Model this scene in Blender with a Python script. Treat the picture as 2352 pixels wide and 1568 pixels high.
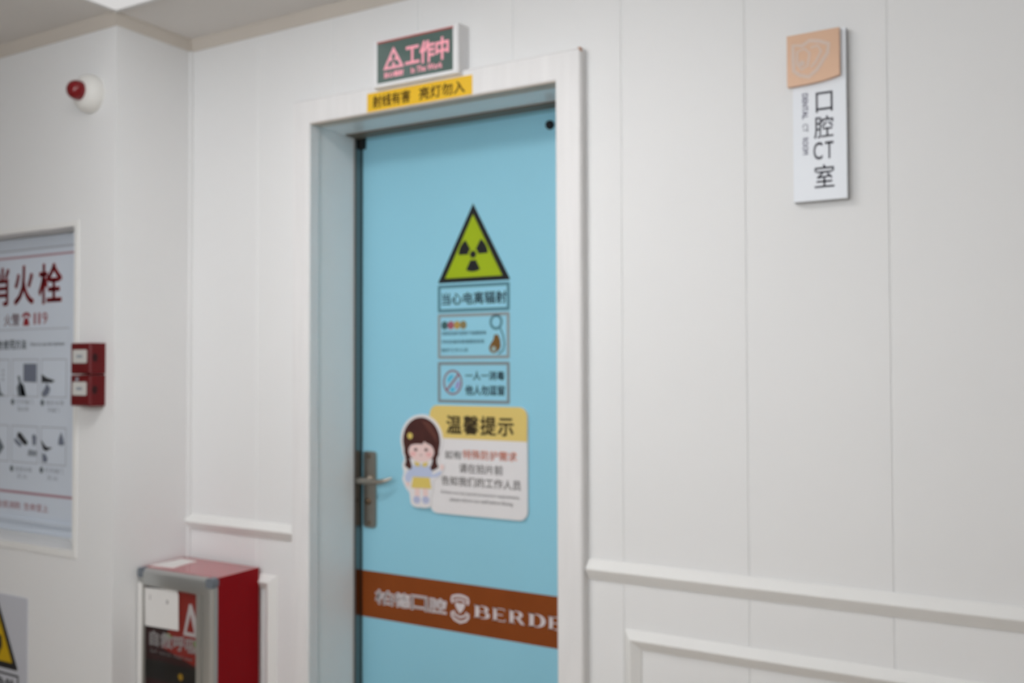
import bpy, bmesh, math, random
from mathutils import Matrix, Vector
random.seed(7)
PI = math.pi
SC = bpy.context.scene
COL = SC.collection
for o in list(bpy.data.objects):
    bpy.data.objects.remove(o)

# ------------------------------------------------------------------ camera
cam_data = bpy.data.cameras.new('camera')
cam_data.sensor_fit = 'HORIZONTAL'
cam_data.sensor_width = 36.0
cam_data.lens = 2123.08 / 2352 * 36.0
cam_data.clip_start = 0.05
cam_data.dof.use_dof = True            # the photograph is soft all over: lens focused short
cam_data.dof.focus_distance = 0.85
cam_data.dof.aperture_fstop = 6.3
cam = bpy.data.objects.new('camera', cam_data)
COL.objects.link(cam)
yaw, pitch, roll = 0.521355, 0.0241666, -0.0028045
fwd = Vector((-math.sin(yaw) * math.cos(pitch), math.cos(yaw) * math.cos(pitch), math.sin(pitch)))
rt = Vector((math.cos(yaw), math.sin(yaw), 0.0))
up = rt.cross(fwd)
r2 = rt * math.cos(roll) + up * math.sin(roll)
u2 = -rt * math.sin(roll) + up * math.cos(roll)
M = Matrix.Identity(4)
for i in range(3):
    M[i][0], M[i][1], M[i][2] = r2[i], u2[i], -fwd[i]
M[0][3], M[1][3], M[2][3] = 0.0, -2.4, 1.45
cam.matrix_world = M
SC.camera = cam

# ------------------------------------------------------------------ world, exposure
w = bpy.data.worlds.new('world')
SC.world = w
w.use_nodes = True
w.node_tree.nodes['Background'].inputs['Color'].default_value = (0.93, 0.965, 1.0, 1)
w.node_tree.nodes['Background'].inputs['Strength'].default_value = 7.6
SC.view_settings.view_transform = 'Standard'
SC.view_settings.look = 'None'
SC.view_settings.gamma = 1.0
SC.view_settings.use_curve_mapping = False
SC.view_settings.exposure = -0.06
# ceiling panel lamps: centre x, y, half size x, y, emission
PANELS = [(-2.44, -0.647, 0.30, 0.30, 0.62),
          (-1.60, -1.30, 0.30, 0.30, 18.0),
          (-4.60, -2.00, 0.30, 0.30, 3.0),
          (0.90, -1.90, 0.30, 0.30, 5.0)]  # this last one is added out of view to light the left jamb
# window added out of view behind the camera to light the door wall
ADDED_WIN = (-2.2, -0.2, 1.55, 2.55)
pl_ = bpy.data.lights.new('added_window_portal', 'AREA')
pl_.shape = 'RECTANGLE'
pl_.size, pl_.size_y = ADDED_WIN[1] - ADDED_WIN[0], ADDED_WIN[3] - ADDED_WIN[2]
pl_.cycles.is_portal = True
po = bpy.data.objects.new('added_window_portal', pl_)
po.location = ((ADDED_WIN[0] + ADDED_WIN[1]) / 2, -3.06, (ADDED_WIN[2] + ADDED_WIN[3]) / 2)
po.rotation_euler = (PI / 2, 0, 0)
COL.objects.link(po)

# ------------------------------------------------------------------ materials
MATS = {}


def srgb(r, g, b):
    f = lambda c: (c / 255 / 12.92) if c <= 10 else ((c / 255 + 0.055) / 1.055) ** 2.4
    return (f(r), f(g), f(b), 1.0)


def mat(name, rgb, rough=0.6, metal=0.0, spec=0.25, noise=0.0, nscale=8.0, bump=0.0, bscale=60.0,
        emit=None, estr=0.0, stretch=None, coat=0.0):
    m = bpy.data.materials.new(name)
    m.use_nodes = True
    nt = m.node_tree
    b = nt.nodes['Principled BSDF']
    c = rgb if len(rgb) == 4 else (*rgb, 1.0)
    b.inputs['Base Color'].default_value = c
    b.inputs['Roughness'].default_value = rough
    b.inputs['Metallic'].default_value = metal
    b.inputs['Specular IOR Level'].default_value = spec
    b.inputs['Coat Weight'].default_value = coat
    tc = nt.nodes.new('ShaderNodeTexCoord')
    mp = nt.nodes.new('ShaderNodeMapping')
    if stretch:
        mp.inputs['Scale'].default_value = stretch
    nt.links.new(tc.outputs['Object'], mp.inputs['Vector'])
    nz = nt.nodes.new('ShaderNodeTexNoise')
    nz.inputs['Scale'].default_value = nscale
    nz.inputs['Detail'].default_value = 4.0
    nt.links.new(mp.outputs['Vector'], nz.inputs['Vector'])
    cr = nt.nodes.new('ShaderNodeValToRGB')
    k = noise
    cr.color_ramp.elements[0].position = 0.3
    cr.color_ramp.elements[1].position = 0.7
    cr.color_ramp.elements[0].color = (c[0] * (1 - k), c[1] * (1 - k), c[2] * (1 - k), 1)
    cr.color_ramp.elements[1].color = (min(c[0] * (1 + k), 1), min(c[1] * (1 + k), 1), min(c[2] * (1 + k), 1), 1)
    nt.links.new(nz.outputs['Fac'], cr.inputs['Fac'])
    nt.links.new(cr.outputs['Color'], b.inputs['Base Color'])
    if bump:
        n2 = nt.nodes.new('ShaderNodeTexNoise')
        n2.inputs['Scale'].default_value = bscale
        nt.links.new(mp.outputs['Vector'], n2.inputs['Vector'])
        bp = nt.nodes.new('ShaderNodeBump')
        bp.inputs['Strength'].default_value = bump
        bp.inputs['Distance'].default_value = 0.002
        nt.links.new(n2.outputs['Fac'], bp.inputs['Height'])
        nt.links.new(bp.outputs['Normal'], b.inputs['Normal'])
    if emit:
        b.inputs['Emission Color'].default_value = emit if len(emit) == 4 else (*emit, 1)
        b.inputs['Emission Strength'].default_value = estr
    MATS[name] = m
    return m


mat('wall_white', (0.80, 0.80, 0.80), 0.55, noise=0.012, nscale=1.5, bump=0.03, bscale=40)
mat('frame_white', (0.80, 0.79, 0.79), 0.42, noise=0.03, nscale=5, stretch=(9, 9, 0.8))
mat('jamb_white', (0.84, 0.835, 0.83), 0.3, spec=0.4, noise=0.01)
mat('head_gloss', (0.84, 0.835, 0.83), 0.12, spec=0.8)
mat('ceiling_paint', (0.70, 0.675, 0.645), 0.8, noise=0.01, nscale=3)
mat('trim_cream', (0.80, 0.795, 0.78), 0.5, noise=0.01)
mat('cornice_shade_tan', (0.60, 0.55, 0.49), 0.6, noise=0.01)  # warm bounce and shade on the moulding's underside are put into this tan
mat('edge_tan', (0.52, 0.45, 0.385), 0.6, noise=0.05, nscale=20)
mat('chip_brown', (0.42, 0.22, 0.13), 0.7)
mat('floor_vinyl', (0.54, 0.455, 0.37), 0.35, noise=0.08, nscale=6)
mat('grey_seal', (0.5, 0.5, 0.49), 0.7)
mat('door_blue', srgb(146, 204, 224), 0.4, noise=0.012, nscale=3)
mat('steel_dark', (0.22, 0.21, 0.20), 0.16, metal=1.0)
mat('bronze_dark', (0.15, 0.12, 0.09), 0.45)
mat('steel_bright', (0.55, 0.54, 0.52), 0.12, metal=1.0)
mat('gasket_black', (0.012, 0.011, 0.010), 0.6)
mat('band_brown', srgb(134, 68, 28), 0.6, spec=0.12, noise=0.04, nscale=10)
mat('band_print', srgb(212, 204, 206), 0.5)
mat('nickel', (0.36, 0.32, 0.275), 0.34, metal=1.0, noise=0.05, nscale=30)
mat('nickel_dark', (0.16, 0.11, 0.07), 0.4, metal=1.0)
mat('black', (0.012, 0.012, 0.014), 0.45)
mat('warn_green', srgb(158, 180, 18), 0.5)
mat('outline_teal', srgb(84, 128, 142), 0.5)
mat('outline_tan', srgb(142, 148, 150), 0.5)
mat('outline_brown', srgb(126, 134, 138), 0.5)
mat('print_dark', srgb(40, 58, 66), 0.6)
mat('print_slate', srgb(92, 132, 150), 0.6)
mat('dot_green', srgb(62, 98, 100), 0.6)
mat('dot_red', srgb(164, 92, 108), 0.6)
mat('dot_orange', srgb(178, 148, 80), 0.6)
mat('dot_olive', srgb(136, 122, 84), 0.6)
mat('badge_brown', srgb(116, 84, 40), 0.6)
mat('badge_pale', srgb(150, 172, 168), 0.6)
mat('ban_red', srgb(140, 84, 96), 0.6)
mat('ban_cyan', srgb(70, 178, 212), 0.6)
mat('ban_lilac', srgb(154, 146, 196), 0.6)
mat('notice_white', srgb(226, 223, 224), 0.45)
mat('notice_yellow', srgb(222, 196, 116), 0.45)
mat('notice_ink', srgb(72, 60, 40), 0.6)
mat('notice_grey', srgb(146, 140, 138), 0.6)
mat('notice_pale', srgb(172, 168, 168), 0.6)
mat('notice_red', srgb(255, 152, 122), 0.6)
mat('hair_brown', srgb(72, 38, 34), 0.6, noise=0.15, nscale=30)
mat('hair_light', srgb(96, 56, 48), 0.6)
mat('skin', srgb(232, 204, 200), 0.6)
mat('cheek', srgb(232, 180, 178), 0.6)
mat('shirt_blue', srgb(186, 196, 222), 0.6)
mat('shoe_lilac', srgb(178, 184, 212), 0.6)
mat('clothes_yellow', srgb(218, 194, 104), 0.6)
mat('display_case', (0.84, 0.84, 0.85), 0.35)
mat('display_glass', (0.085, 0.14, 0.125), 0.10, spec=0.9)
mat('display_red', srgb(172, 84, 80), 0.4)
mat('display_lit', srgb(150, 90, 100), 0.5, emit=srgb(230, 166, 178), estr=0.80)
mat('label_yellow', srgb(234, 188, 46), 0.5)
mat('label_ink', srgb(86, 64, 32), 0.6)
mat('plate_white', srgb(236, 240, 246), 0.4)
mat('plate_edge_shaded', (0.42, 0.43, 0.44), 0.35, metal=0.3)  # shade on the white plate's sides is put into this grey
mat('copper', srgb(208, 172, 146), 0.42, metal=0.25, noise=0.02)
mat('copper_print', srgb(212, 192, 180), 0.5)
mat('plate_ink', srgb(124, 124, 142), 0.6)
mat('plate_ink_pale', srgb(160, 160, 178), 0.6)
mat('alarm_white', (0.78, 0.77, 0.74), 0.4)
mat('alarm_red', srgb(122, 12, 20), 0.2, coat=0.5)
mat('call_red', srgb(98, 14, 18), 0.32)
mat('call_dark', srgb(50, 12, 14), 0.4)
mat('call_label', srgb(196, 196, 192), 0.5)
mat('panel_blue_white', srgb(206, 214, 225), 0.3)
mat('poster_red', srgb(140, 22, 30), 0.5)
mat('poster_pink', srgb(170, 130, 140), 0.5)
mat('poster_grey', srgb(170, 174, 182), 0.5)
mat('poster_ink', srgb(96, 104, 112), 0.5)
mat('poster_black', srgb(44, 44, 48), 0.5)
mat('poster_slate', srgb(112, 118, 134), 0.5)
mat('poster_soft', srgb(140, 146, 156), 0.5)
mat('sign_white', srgb(196, 198, 206), 0.45)
mat('sign_yellow', srgb(196, 160, 10), 0.5)
mat('cabinet_red', srgb(140, 4, 16), 0.5, spec=0.12, noise=0.03, nscale=4)
mat('cabinet_red_lit', srgb(168, 60, 66), 0.22, noise=0.03, nscale=4, coat=0.6)  # paler red: light and gloss on the cabinet top put into the colour
mat('aluminium', (0.50, 0.51, 0.50), 0.32, metal=0.85)
mat('plastic_grey', srgb(110, 116, 124), 0.45)
mat('paper', srgb(226, 224, 222), 0.7)
mat('paper_mark', srgb(160, 158, 158), 0.7)
mat('print_red', srgb(150, 42, 34), 0.5)
mat('print_maroon', srgb(52, 20, 20), 0.5)
mat('print_black', srgb(26, 22, 18), 0.5)
mat('print_white', srgb(210, 204, 204), 0.5)
mat('print_green', srgb(140, 168, 112), 0.5)
mat('print_yellow', srgb(170, 130, 30), 0.5)
mat('lamp_frame', (0.78, 0.78, 0.78), 0.5)
for i, p in enumerate(PANELS):
    mat('lamp_diffuser_%d' % i, (0.12, 0.12, 0.13), 0.6, emit=(1.0, 0.985, 0.97), estr=p[4])


# ------------------------------------------------------------------ mesh helpers
class MB:
    def __init__(self):
        self.v, self.f, self.smooth = [], [], []

    def add(self, vs, fs, smooth=False):
        n = len(self.v)
        self.v += [tuple(p) for p in vs]
        for f in fs:
            self.f.append([i + n for i in f])
            self.smooth.append(smooth)
        return self

    def box(self, x0, x1, y0, y1, z0, z1, ch=0.0):
        """box, the edges of its -y face chamfered by ch"""
        if ch <= 0:
            vs = [(x, y, z) for z in (z0, z1) for y in (y0, y1) for x in (x0, x1)]
            fs = [(0, 2, 3, 1), (4, 5, 7, 6), (0, 1, 5, 4), (2, 6, 7, 3), (0, 4, 6, 2), (1, 3, 7, 5)]
            return self.add(vs, fs)
        L = [[(x0, y1, z0), (x1, y1, z0), (x1, y1, z1), (x0, y1, z1)],
             [(x0, y0 + ch, z0), (x1, y0 + ch, z0), (x1, y0 + ch, z1), (x0, y0 + ch, z1)],
             [(x0 + ch, y0, z0 + ch), (x1 - ch, y0, z0 + ch), (x1 - ch, y0, z1 - ch), (x0 + ch, y0, z1 - ch)]]
        vs = [p for l in L for p in l]
        fs = [(3, 2, 1, 0), (8, 9, 10, 11)]
        for k in range(2):
            for i in range(4):
                j = (i + 1) % 4
                fs.append((k * 4 + i, k * 4 + j, k * 4 + 4 + j, k * 4 + 4 + i))
        return self.add(vs, fs)

    def prism(self, pts, y0, y1):
        """polygon in x,z (counter-clockwise seen from -y), front at y0, back at y1"""
        n = len(pts)
        a = sum(pts[i][0] * pts[(i + 1) % n][1] - pts[(i + 1) % n][0] * pts[i][1] for i in range(n))
        if a < 0:
            pts = pts[::-1]
        vs = [(x, y0, z) for x, z in pts] + [(x, y1, z) for x, z in pts]
        fs = [tuple(range(n)), tuple(range(2 * n - 1, n - 1, -1))]
        for i in range(n):
            j = (i + 1) % n
            fs.append((i, i + n, j + n, j))
        return self.add(vs, fs)

    def ell(self, cx, cz, rx, rz, y0, y1, n=28):
        return self.prism([(cx + rx * math.cos(2 * PI * i / n), cz + rz * math.sin(2 * PI * i / n)) for i in range(n)], y0, y1)

    def band(self, outer, inner, y0, y1, closed=True):
        """strip between two polylines of equal length in x,z"""
        n = len(outer)
        vs = []
        for o_, i_ in zip(outer, inner):
            vs += [(o_[0], y0, o_[1]), (i_[0], y0, i_[1]), (o_[0], y1, o_[1]), (i_[0], y1, i_[1])]
        fs = []
        for k in range(n if closed else n - 1):
            a, b = 4 * k, 4 * ((k + 1) % n)
            fs += [(a, b, b + 1, a + 1), (a, a + 2, b + 2, b), (a + 1, b + 1, b + 3, a + 3)]
        if not closed:
            e = 4 * (n - 1)
            fs += [(0, 1, 3, 2), (e, e + 2, e + 3, e + 1)]
        return self.add(vs, fs)

    def ribbon(self, pts, wd, y0, y1, closed=False):
        n = len(pts)
        o_, i_ = [], []
        for k in range(n):
            if closed:
                a, b = pts[k - 1], pts[(k + 1) % n]
            else:
                a, b = pts[max(k - 1, 0)], pts[min(k + 1, n - 1)]
            dx, dz = b[0] - a[0], b[1] - a[1]
            L = math.hypot(dx, dz) or 1
            nx, nz = -dz / L * wd / 2, dx / L * wd / 2
            o_.append((pts[k][0] + nx, pts[k][1] + nz))
            i_.append((pts[k][0] - nx, pts[k][1] - nz))
        return self.band(o_, i_, y0, y1, closed)

    def lathe(self, prof, c, axis='y', n=32):
        """profile of (radius, offset); offset runs along -y (or +z)"""
        vs, fs = [], []
        for r, h in prof:
            for i in range(n):
                a = 2 * PI * i / n
                if axis == 'y':
                    vs.append((c[0] + r * math.cos(a), c[1] - h, c[2] + r * math.sin(a)))
                else:
                    vs.append((c[0] + r * math.cos(a), c[1] + r * math.sin(a), c[2] + h))
        for k in range(len(prof) - 1):
            for i in range(n):
                j = (i + 1) % n
                fs.append((k * n + i, k * n + j, (k + 1) * n + j, (k + 1) * n + i))
        fs.append(tuple(range(n - 1, -1, -1)))
        m = (len(prof) - 1) * n
        fs.append(tuple(range(m, m + n)))
        return self.add(vs, fs, True)

    def tube(self, pts, rad, n=14, flat=1.0):
        """round bar through 3-D points; rad may be a list"""
        P_ = [Vector(p) for p in pts]
        vs, fs = [], []
        for k, p in enumerate(P_):
            t = (P_[min(k + 1, len(P_) - 1)] - P_[max(k - 1, 0)]).normalized()
            a = t.cross(Vector((0, 0, 1)))
            a = a.normalized() if a.length > 1e-4 else Vector((1, 0, 0))
            b = a.cross(t).normalized()
            r = rad[k] if isinstance(rad, (list, tuple)) else rad
            for i in range(n):
                q = p + a * (r * flat * math.cos(2 * PI * i / n)) + b * (r * math.sin(2 * PI * i / n))
                vs.append(tuple(q))
        for k in range(len(P_) - 1):
            for i in range(n):
                j = (i + 1) % n
                fs.append((k * n + i, k * n + j, (k + 1) * n + j, (k + 1) * n + i))
        fs.append(tuple(range(n - 1, -1, -1)))
        m = (len(P_) - 1) * n
        fs.append(tuple(range(m, m + n)))
        return self.add(vs, fs, True)

    def build(self, name, m, parent=None):
        me = bpy.data.meshes.new(name)
        me.from_pydata(self.v, [], self.f)
        bm = bmesh.new()
        bm.from_mesh(me)
        bmesh.ops.recalc_face_normals(bm, faces=bm.faces)
        bm.to_mesh(me)
        bm.free()
        for p, s in zip(me.polygons, self.smooth):
            p.use_smooth = s
        if any(self.smooth):
            me.set_sharp_from_angle(angle=math.radians(40))
        me.materials.append(MATS[m])
        o = bpy.data.objects.new(name, me)
        COL.objects.link(o)
        if parent:
            attach(o, parent)
        return o


def attach(o, parent):
    o.parent = parent
    root = parent
    loc = Vector(parent.location)
    while root.parent:
        root = root.parent
        loc += Vector(root.location)
    o.location = Vector(o.location) - loc
    return o


def empty(name, loc):
    o = bpy.data.objects.new(name, None)
    o.empty_display_size = 0.05
    o.location = loc
    COL.objects.link(o)
    return o


def tag(o, label, cat, group=None):
    o['label'] = label
    o['category'] = cat
    if group:
        o['group'] = group
    return o


def struct(o):
    o['kind'] = 'structure'
    return o


def text(body, x0, x1, z0, z1, y, m, parent, bold=0.0, name='lettering', rot=0.0, depth=0.0004, space=1.0):
    """lettering as real thin geometry, fitted to a rectangle on a plane facing -y"""
    c = bpy.data.curves.new(name, 'FONT')
    c.body = body
    c.space_character = space
    c.resolution_u = 4
    t = bpy.data.objects.new('tmp', c)
    COL.objects.link(t)
    bpy.context.view_layer.update()
    me = bpy.data.meshes.new_from_object(t.evaluated_get(bpy.context.evaluated_depsgraph_get()))
    bpy.data.objects.remove(t)
    bpy.data.curves.remove(c)
    cs, sn = math.cos(rot), math.sin(rot)
    pts = [(v.co.x * cs - v.co.y * sn, v.co.x * sn + v.co.y * cs) for v in me.vertices]
    ax, bx = min(p[0] for p in pts), max(p[0] for p in pts)
    az, bz = min(p[1] for p in pts), max(p[1] for p in pts)
    for v, p in zip(me.vertices, pts):
        v.co = (x0 + (p[0] - ax) / (bx - ax) * (x1 - x0), y, z0 + (p[1] - az) / max(bz - az, 1e-6) * (z1 - z0))
    bm = bmesh.new()
    bm.from_mesh(me)
    for f in bm.faces:
        f.normal_update()
        if f.normal.y > 0:
            f.normal_flip()
    if bold:                               # heavier strokes: the sheet repeated a hair to each side
        src = bm.faces[:]
        g0 = bm.verts[:] + src
        k = bold * (z1 - z0) * (1.0 if len(body) > 0 else 0)
        for n_, (sx, sz) in enumerate(((-1, -1), (1, -1), (-1, 1), (1, 1))):
            d_ = bmesh.ops.duplicate(bm, geom=g0)
            for g in d_['geom']:
                if isinstance(g, bmesh.types.BMVert):
                    g.co += Vector((sx * k, 0.00001 * n_, sz * k))
    r = bmesh.ops.extrude_face_region(bm, geom=bm.faces[:])
    for g in r['geom']:
        if isinstance(g, bmesh.types.BMVert):
            g.co.y -= depth
    bmesh.ops.recalc_face_normals(bm, faces=bm.faces)
    bm.to_mesh(me)
    bm.free()
    me.name = name
    me.materials.clear()
    me.materials.append(MATS[m])
    o = bpy.data.objects.new(name, me)
    COL.objects.link(o)
    if parent:
        attach(o, parent)
    return o


def arc(cx, cz, rx, rz, a0, a1, n=16):
    return [(cx + rx * math.cos(math.radians(a0 + (a1 - a0) * i / n)), cz + rz * math.sin(math.radians(a0 + (a1 - a0) * i / n)))
            for i in range(n + 1)]


def rrect(x0, x1, z0, z1, r, n=6):
    return (arc(x1 - r, z0 + r, r, r, -90, 0, n) + arc(x1 - r, z1 - r, r, r, 0, 90, n)
            + arc(x0 + r, z1 - r, r, r, 90, 180, n) + arc(x0 + r, z0 + r, r, r, 180, 270, n))


def border(x0, x1, z0, z1, t, y0, y1, m, parent, r=0.004, name='border'):
    return MB().band(rrect(x0, x1, z0, z1, r), rrect(x0 + t, x1 - t, z0 + t, z1 - t, max(r - t, 0.0008)), y0, y1).build(name, m, parent)


def emblem(cx, cz, wd, h, y, m, parent, name='crest_emblem'):
    """heraldic crest: crown arc on top, heart-shaped shield, curved ribbon below"""
    b = MB()
    y1 = y + 0.0004
    s = wd * 0.13
    top = [(cx + wd * u, cz + h * v) for u, v in
           [(-.42, .18), (-.48, .30), (-.44, .40), (-.22, .45), (0, .47), (.22, .45), (.44, .40), (.48, .30), (.42, .18)]]
    b.ribbon(top, s, y, y1)
    b.ribbon([(cx + wd * u, cz + h * v) for u, v in [(-.36, .26), (-.18, .31), (0, .33), (.18, .31), (.36, .26)]], s * .7, y, y1)
    b.prism([(cx + wd * u, cz + h * v) for u, v in
             [(0, -.16), (.16, -.04), (.27, .10), (.28, .19), (.14, .22), (0, .18), (-.14, .22), (-.28, .19), (-.27, .10), (-.16, -.04)]], y, y1)
    b.ribbon([(cx + wd * u, cz + h * v) for u, v in
              [(-.46, -.12), (-.48, -.26), (-.32, -.38), (0, -.46), (.32, -.38), (.48, -.26), (.46, -.12)]], s, y, y1)
    b.ribbon([(cx + wd * u, cz + h * v) for u, v in
              [(-.36, -.08), (-.32, -.20), (0, -.29), (.32, -.20), (.36, -.08)]], s * .8, y, y1)
    return b.build(name, m, parent)


# ------------------------------------------------------------------ room shell
ZC = 2.667                 # ceiling
XR = -2.768                # return wall / inner corner
YL = -0.325                # face of the projecting wall on the left
OX0, OX1, OZ1 = -2.16, -1.205, 2.275   # door opening in the wall
struct(MB().box(-6.2, 3.2, -3.1, 0.6, -0.1, 0.0).build('floor', 'floor_vinyl'))
struct(MB().box(-6.2, 3.2, -3.1, 0.6, ZC, ZC + 0.1).build('ceiling', 'ceiling_paint'))
wb = MB()
wb.box(XR, OX0, 0.013, 0.30, 0, ZC)
wb.box(OX1, 3.2, 0.013, 0.30, 0, ZC)
wb.box(OX0, OX1, 0.013, 0.30, OZ1, ZC)
wall_back = struct(wb.build('wall_back', 'grey_seal'))
edges = [XR, -2.424, -2.073, -1.7225, -1.3715, -1.0205, -0.6695, -0.3185, 0.0325, 0.3835, 0.7345, 1.0855, 1.4365, 1.7875, 2.1385, 2.4895, 2.8405, 3.19]
for a, b in zip(edges[:-1], edges[1:]):
    segs = []
    if b <= OX0 or a >= OX1:
        segs.append((a, b, 0.0, ZC))
    else:
        if a < OX0:
            segs.append((a, OX0, 0.0, OZ1))
        if b > OX1:
            segs.append((OX1, b, 0.0, OZ1))
        segs.append((a, b, OZ1, ZC))
    pm = MB()
    for s in segs:
        x0, x1, z0, z1 = s
        L = 0.003
        e0 = 0.0 if x0 in (OX0, OX1) else L
        e1 = 0.0 if x1 in (OX0, OX1) else L
        pr = [(x0, 0.013), (x0, 0.003 if e0 else 0.0), (x0 + e0, 0.0), (x1 - e1, 0.0), (x1, 0.003 if e1 else 0.0), (x1, 0.013)]
        vs = [(p[0], p[1], z0) for p in pr] + [(p[0], p[1], z1) for p in pr]
        n = len(pr)
        pm.add(vs, [(i, (i + 1) % n, (i + 1) % n + n, i + n) for i in range(n)] + [tuple(range(n)), tuple(range(n, 2 * n))])
    pm.build('wall_panel', 'wall_white', wall_back)

# projecting wall on the left with the hydrant niche
NX0, NX1, NZ0, NZ1, NY = -3.84, -2.985, 0.795, 1.945, -0.233
wl = MB()
JX = -2.93
wl.box(-6.2, NX0, YL, 0.30, 0, ZC)
wl.box(NX0, NX1, NY, 0.30, NZ0, NZ1)
wl.box(NX0, NX1, YL, 0.30, 0, NZ0)
wl.box(NX0, NX1, YL, 0.30, NZ1, ZC)
wl.box(NX1, XR, YL, 0.30, 0, ZC)
wall_left = struct(wl.build('wall_left', 'wall_white'))
wf = MB()
wf.box(-6.2, ADDED_WIN[0], -3.1, -3.0, 0, ZC)
wf.box(ADDED_WIN[1], 3.2, -3.1, -3.0, 0, ZC)
wf.box(ADDED_WIN[0], ADDED_WIN[1], -3.1, -3.0, 0, ADDED_WIN[2])
wf.box(ADDED_WIN[0], ADDED_WIN[1], -3.1, -3.0, ADDED_WIN[3], ZC)
struct(wf.build('wall_front', 'wall_white'))
win = struct(empty('added_window_1', (-1.2, -3.05, ADDED_WIN[2])))  # unseen window, added for its light
for x in (ADDED_WIN[0], -1.2, ADDED_WIN[1]):
    x = min(max(x, ADDED_WIN[0] + .025), ADDED_WIN[1] - .025)
    MB().box(x - .025, x + .025, -3.08, -3.03, ADDED_WIN[2], ADDED_WIN[3]).build('added_window_post', 'display_case', win)
for z in (ADDED_WIN[2] + .025, ADDED_WIN[3] - .025):
    MB().box(ADDED_WIN[0], ADDED_WIN[1], -3.075, -3.035, z - .025, z + .025).build('added_window_rail', 'display_case', win)
struct(MB().box(-6.3, -6.2, -3.1, 0.3, 0, ZC).build('wall_far', 'wall_white'))
struct(MB().box(3.2, 3.3, -3.1, 0.3, 0, ZC).build('wall_right', 'wall_white'))
# narrow corner strip where the two walls meet, and the outer corner bead
struct(MB().box(XR, XR + 0.012, -0.012, 0.0, 0, ZC - 0.04).build('trim_1', 'wall_white'))


def moulding(name, path_x, prof, m):
    """straight moulding along x; profile of (y, z)"""
    x0, x1 = path_x
    n = len(prof)
    vs = [(x0, p[0], p[1]) for p in prof] + [(x1, p[0], p[1]) for p in prof]
    fs = [(i, (i + 1) % n, (i + 1) % n + n, i + n) for i in range(n)] + [tuple(range(n)), tuple(range(n, 2 * n))]
    return struct(MB().add(vs, fs).build(name, m))


# ceiling moulding: along the door wall, the return and the projecting wall in one mitred run
cr = MB()
cp = [(0.0, ZC), (0.022, ZC), (0.020, ZC - 0.010), (0.004, ZC - 0.040), (0.0, ZC - 0.040)]
stations = [lambda s: (3.19, -s), lambda s: (XR + s, -s), lambda s: (XR + s, YL - s), lambda s: (-6.19, YL - s)]
vs, fs = [], []
for st in stations:
    for s, z in cp:
        x, y = st(s)
        vs.append((x, y, z))
n = len(cp)
for k in range(3):
    for i in range(n):
        j = (i + 1) % n
        fs.append((k * n + i, k * n + j, (k + 1) * n + j, (k + 1) * n + i))
fs += [tuple(range(n)), tuple(range(3 * n, 4 * n))]
struct(cr.add(vs, fs).build('trim_2', 'cornice_shade_tan'))

RAIL = [(0.0, 0.897), (-0.005, 0.896), (-0.023, 0.872), (-0.022, 0.868), (-0.004, 0.840), (0.0, 0.840)]
moulding('trim_3', (XR, -2.231), RAIL, 'trim_cream')
moulding('trim_4', (-1.130, 3.19), RAIL, 'trim_cream')


def panel_moulding(name, x0, x1, z0, z1):
    prof = [(0.0, 0.0), (0.002, -0.004), (0.022, -0.023), (0.026, -0.022), (0.050, -0.004), (0.052, 0.0)]
    vs, fs = [], []
    for s, y in prof:
        vs += [(x0 + s, y, z0 + s), (x1 - s, y, z0 + s), (x1 - s, y, z1 - s), (x0 + s, y, z1 - s)]
    for k in range(len(prof) - 1):
        for i in range(4):
            j = (i + 1) % 4
            fs.append((k * 4 + i, k * 4 + j, k * 4 + 4 + j, k * 4 + 4 + i))
    return struct(MB().add(vs, fs).build(name, 'trim_cream'))


panel_moulding('trim_5', -1.020, 0.95, 0.16, 0.714)
panel_moulding('trim_6', -2.735, -2.325, 0.16, 0.714)
struct(MB().box(XR, -2.231, -0.014, 0.0, 0, 0.1).build('baseboard_back', 'trim_cream'))

# ------------------------------------------------------------------ door casing
casing = struct(empty('trim_7', (-1.68, 0, 0)))
AY = -0.035
IX0, IX1, IZ = -2.150, -1.213, 2.267
EX0, EX1, EZ = -2.229, -1.131, 2.352


def leg(xo, xi, name):
    b = MB()
    s = 1 if xi > xo else -1
    top_o, top_i = EZ, IZ
    r = 0.005
    # outline in x,y extruded in z with a mitred head
    prof = [(xo, 0.0), (xo, AY + r), (xo + s * r, AY), (xi - s * r, AY), (xi, AY + r), (xi, 0.013)]
    n = len(prof)
    vs = [(x, y, 0.0) for x, y in prof]
    for x, y in prof:
        k = (x - xo) / (xi - xo)
        vs.append((x, y, top_o + (top_i - top_o) * k))
    fs = [(i, (i + 1) % n, (i + 1) % n + n, i + n) for i in range(n)] + [tuple(range(n)), tuple(range(n, 2 * n))]
    return b.add(vs, fs).build(name, 'frame_white', casing)


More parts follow.
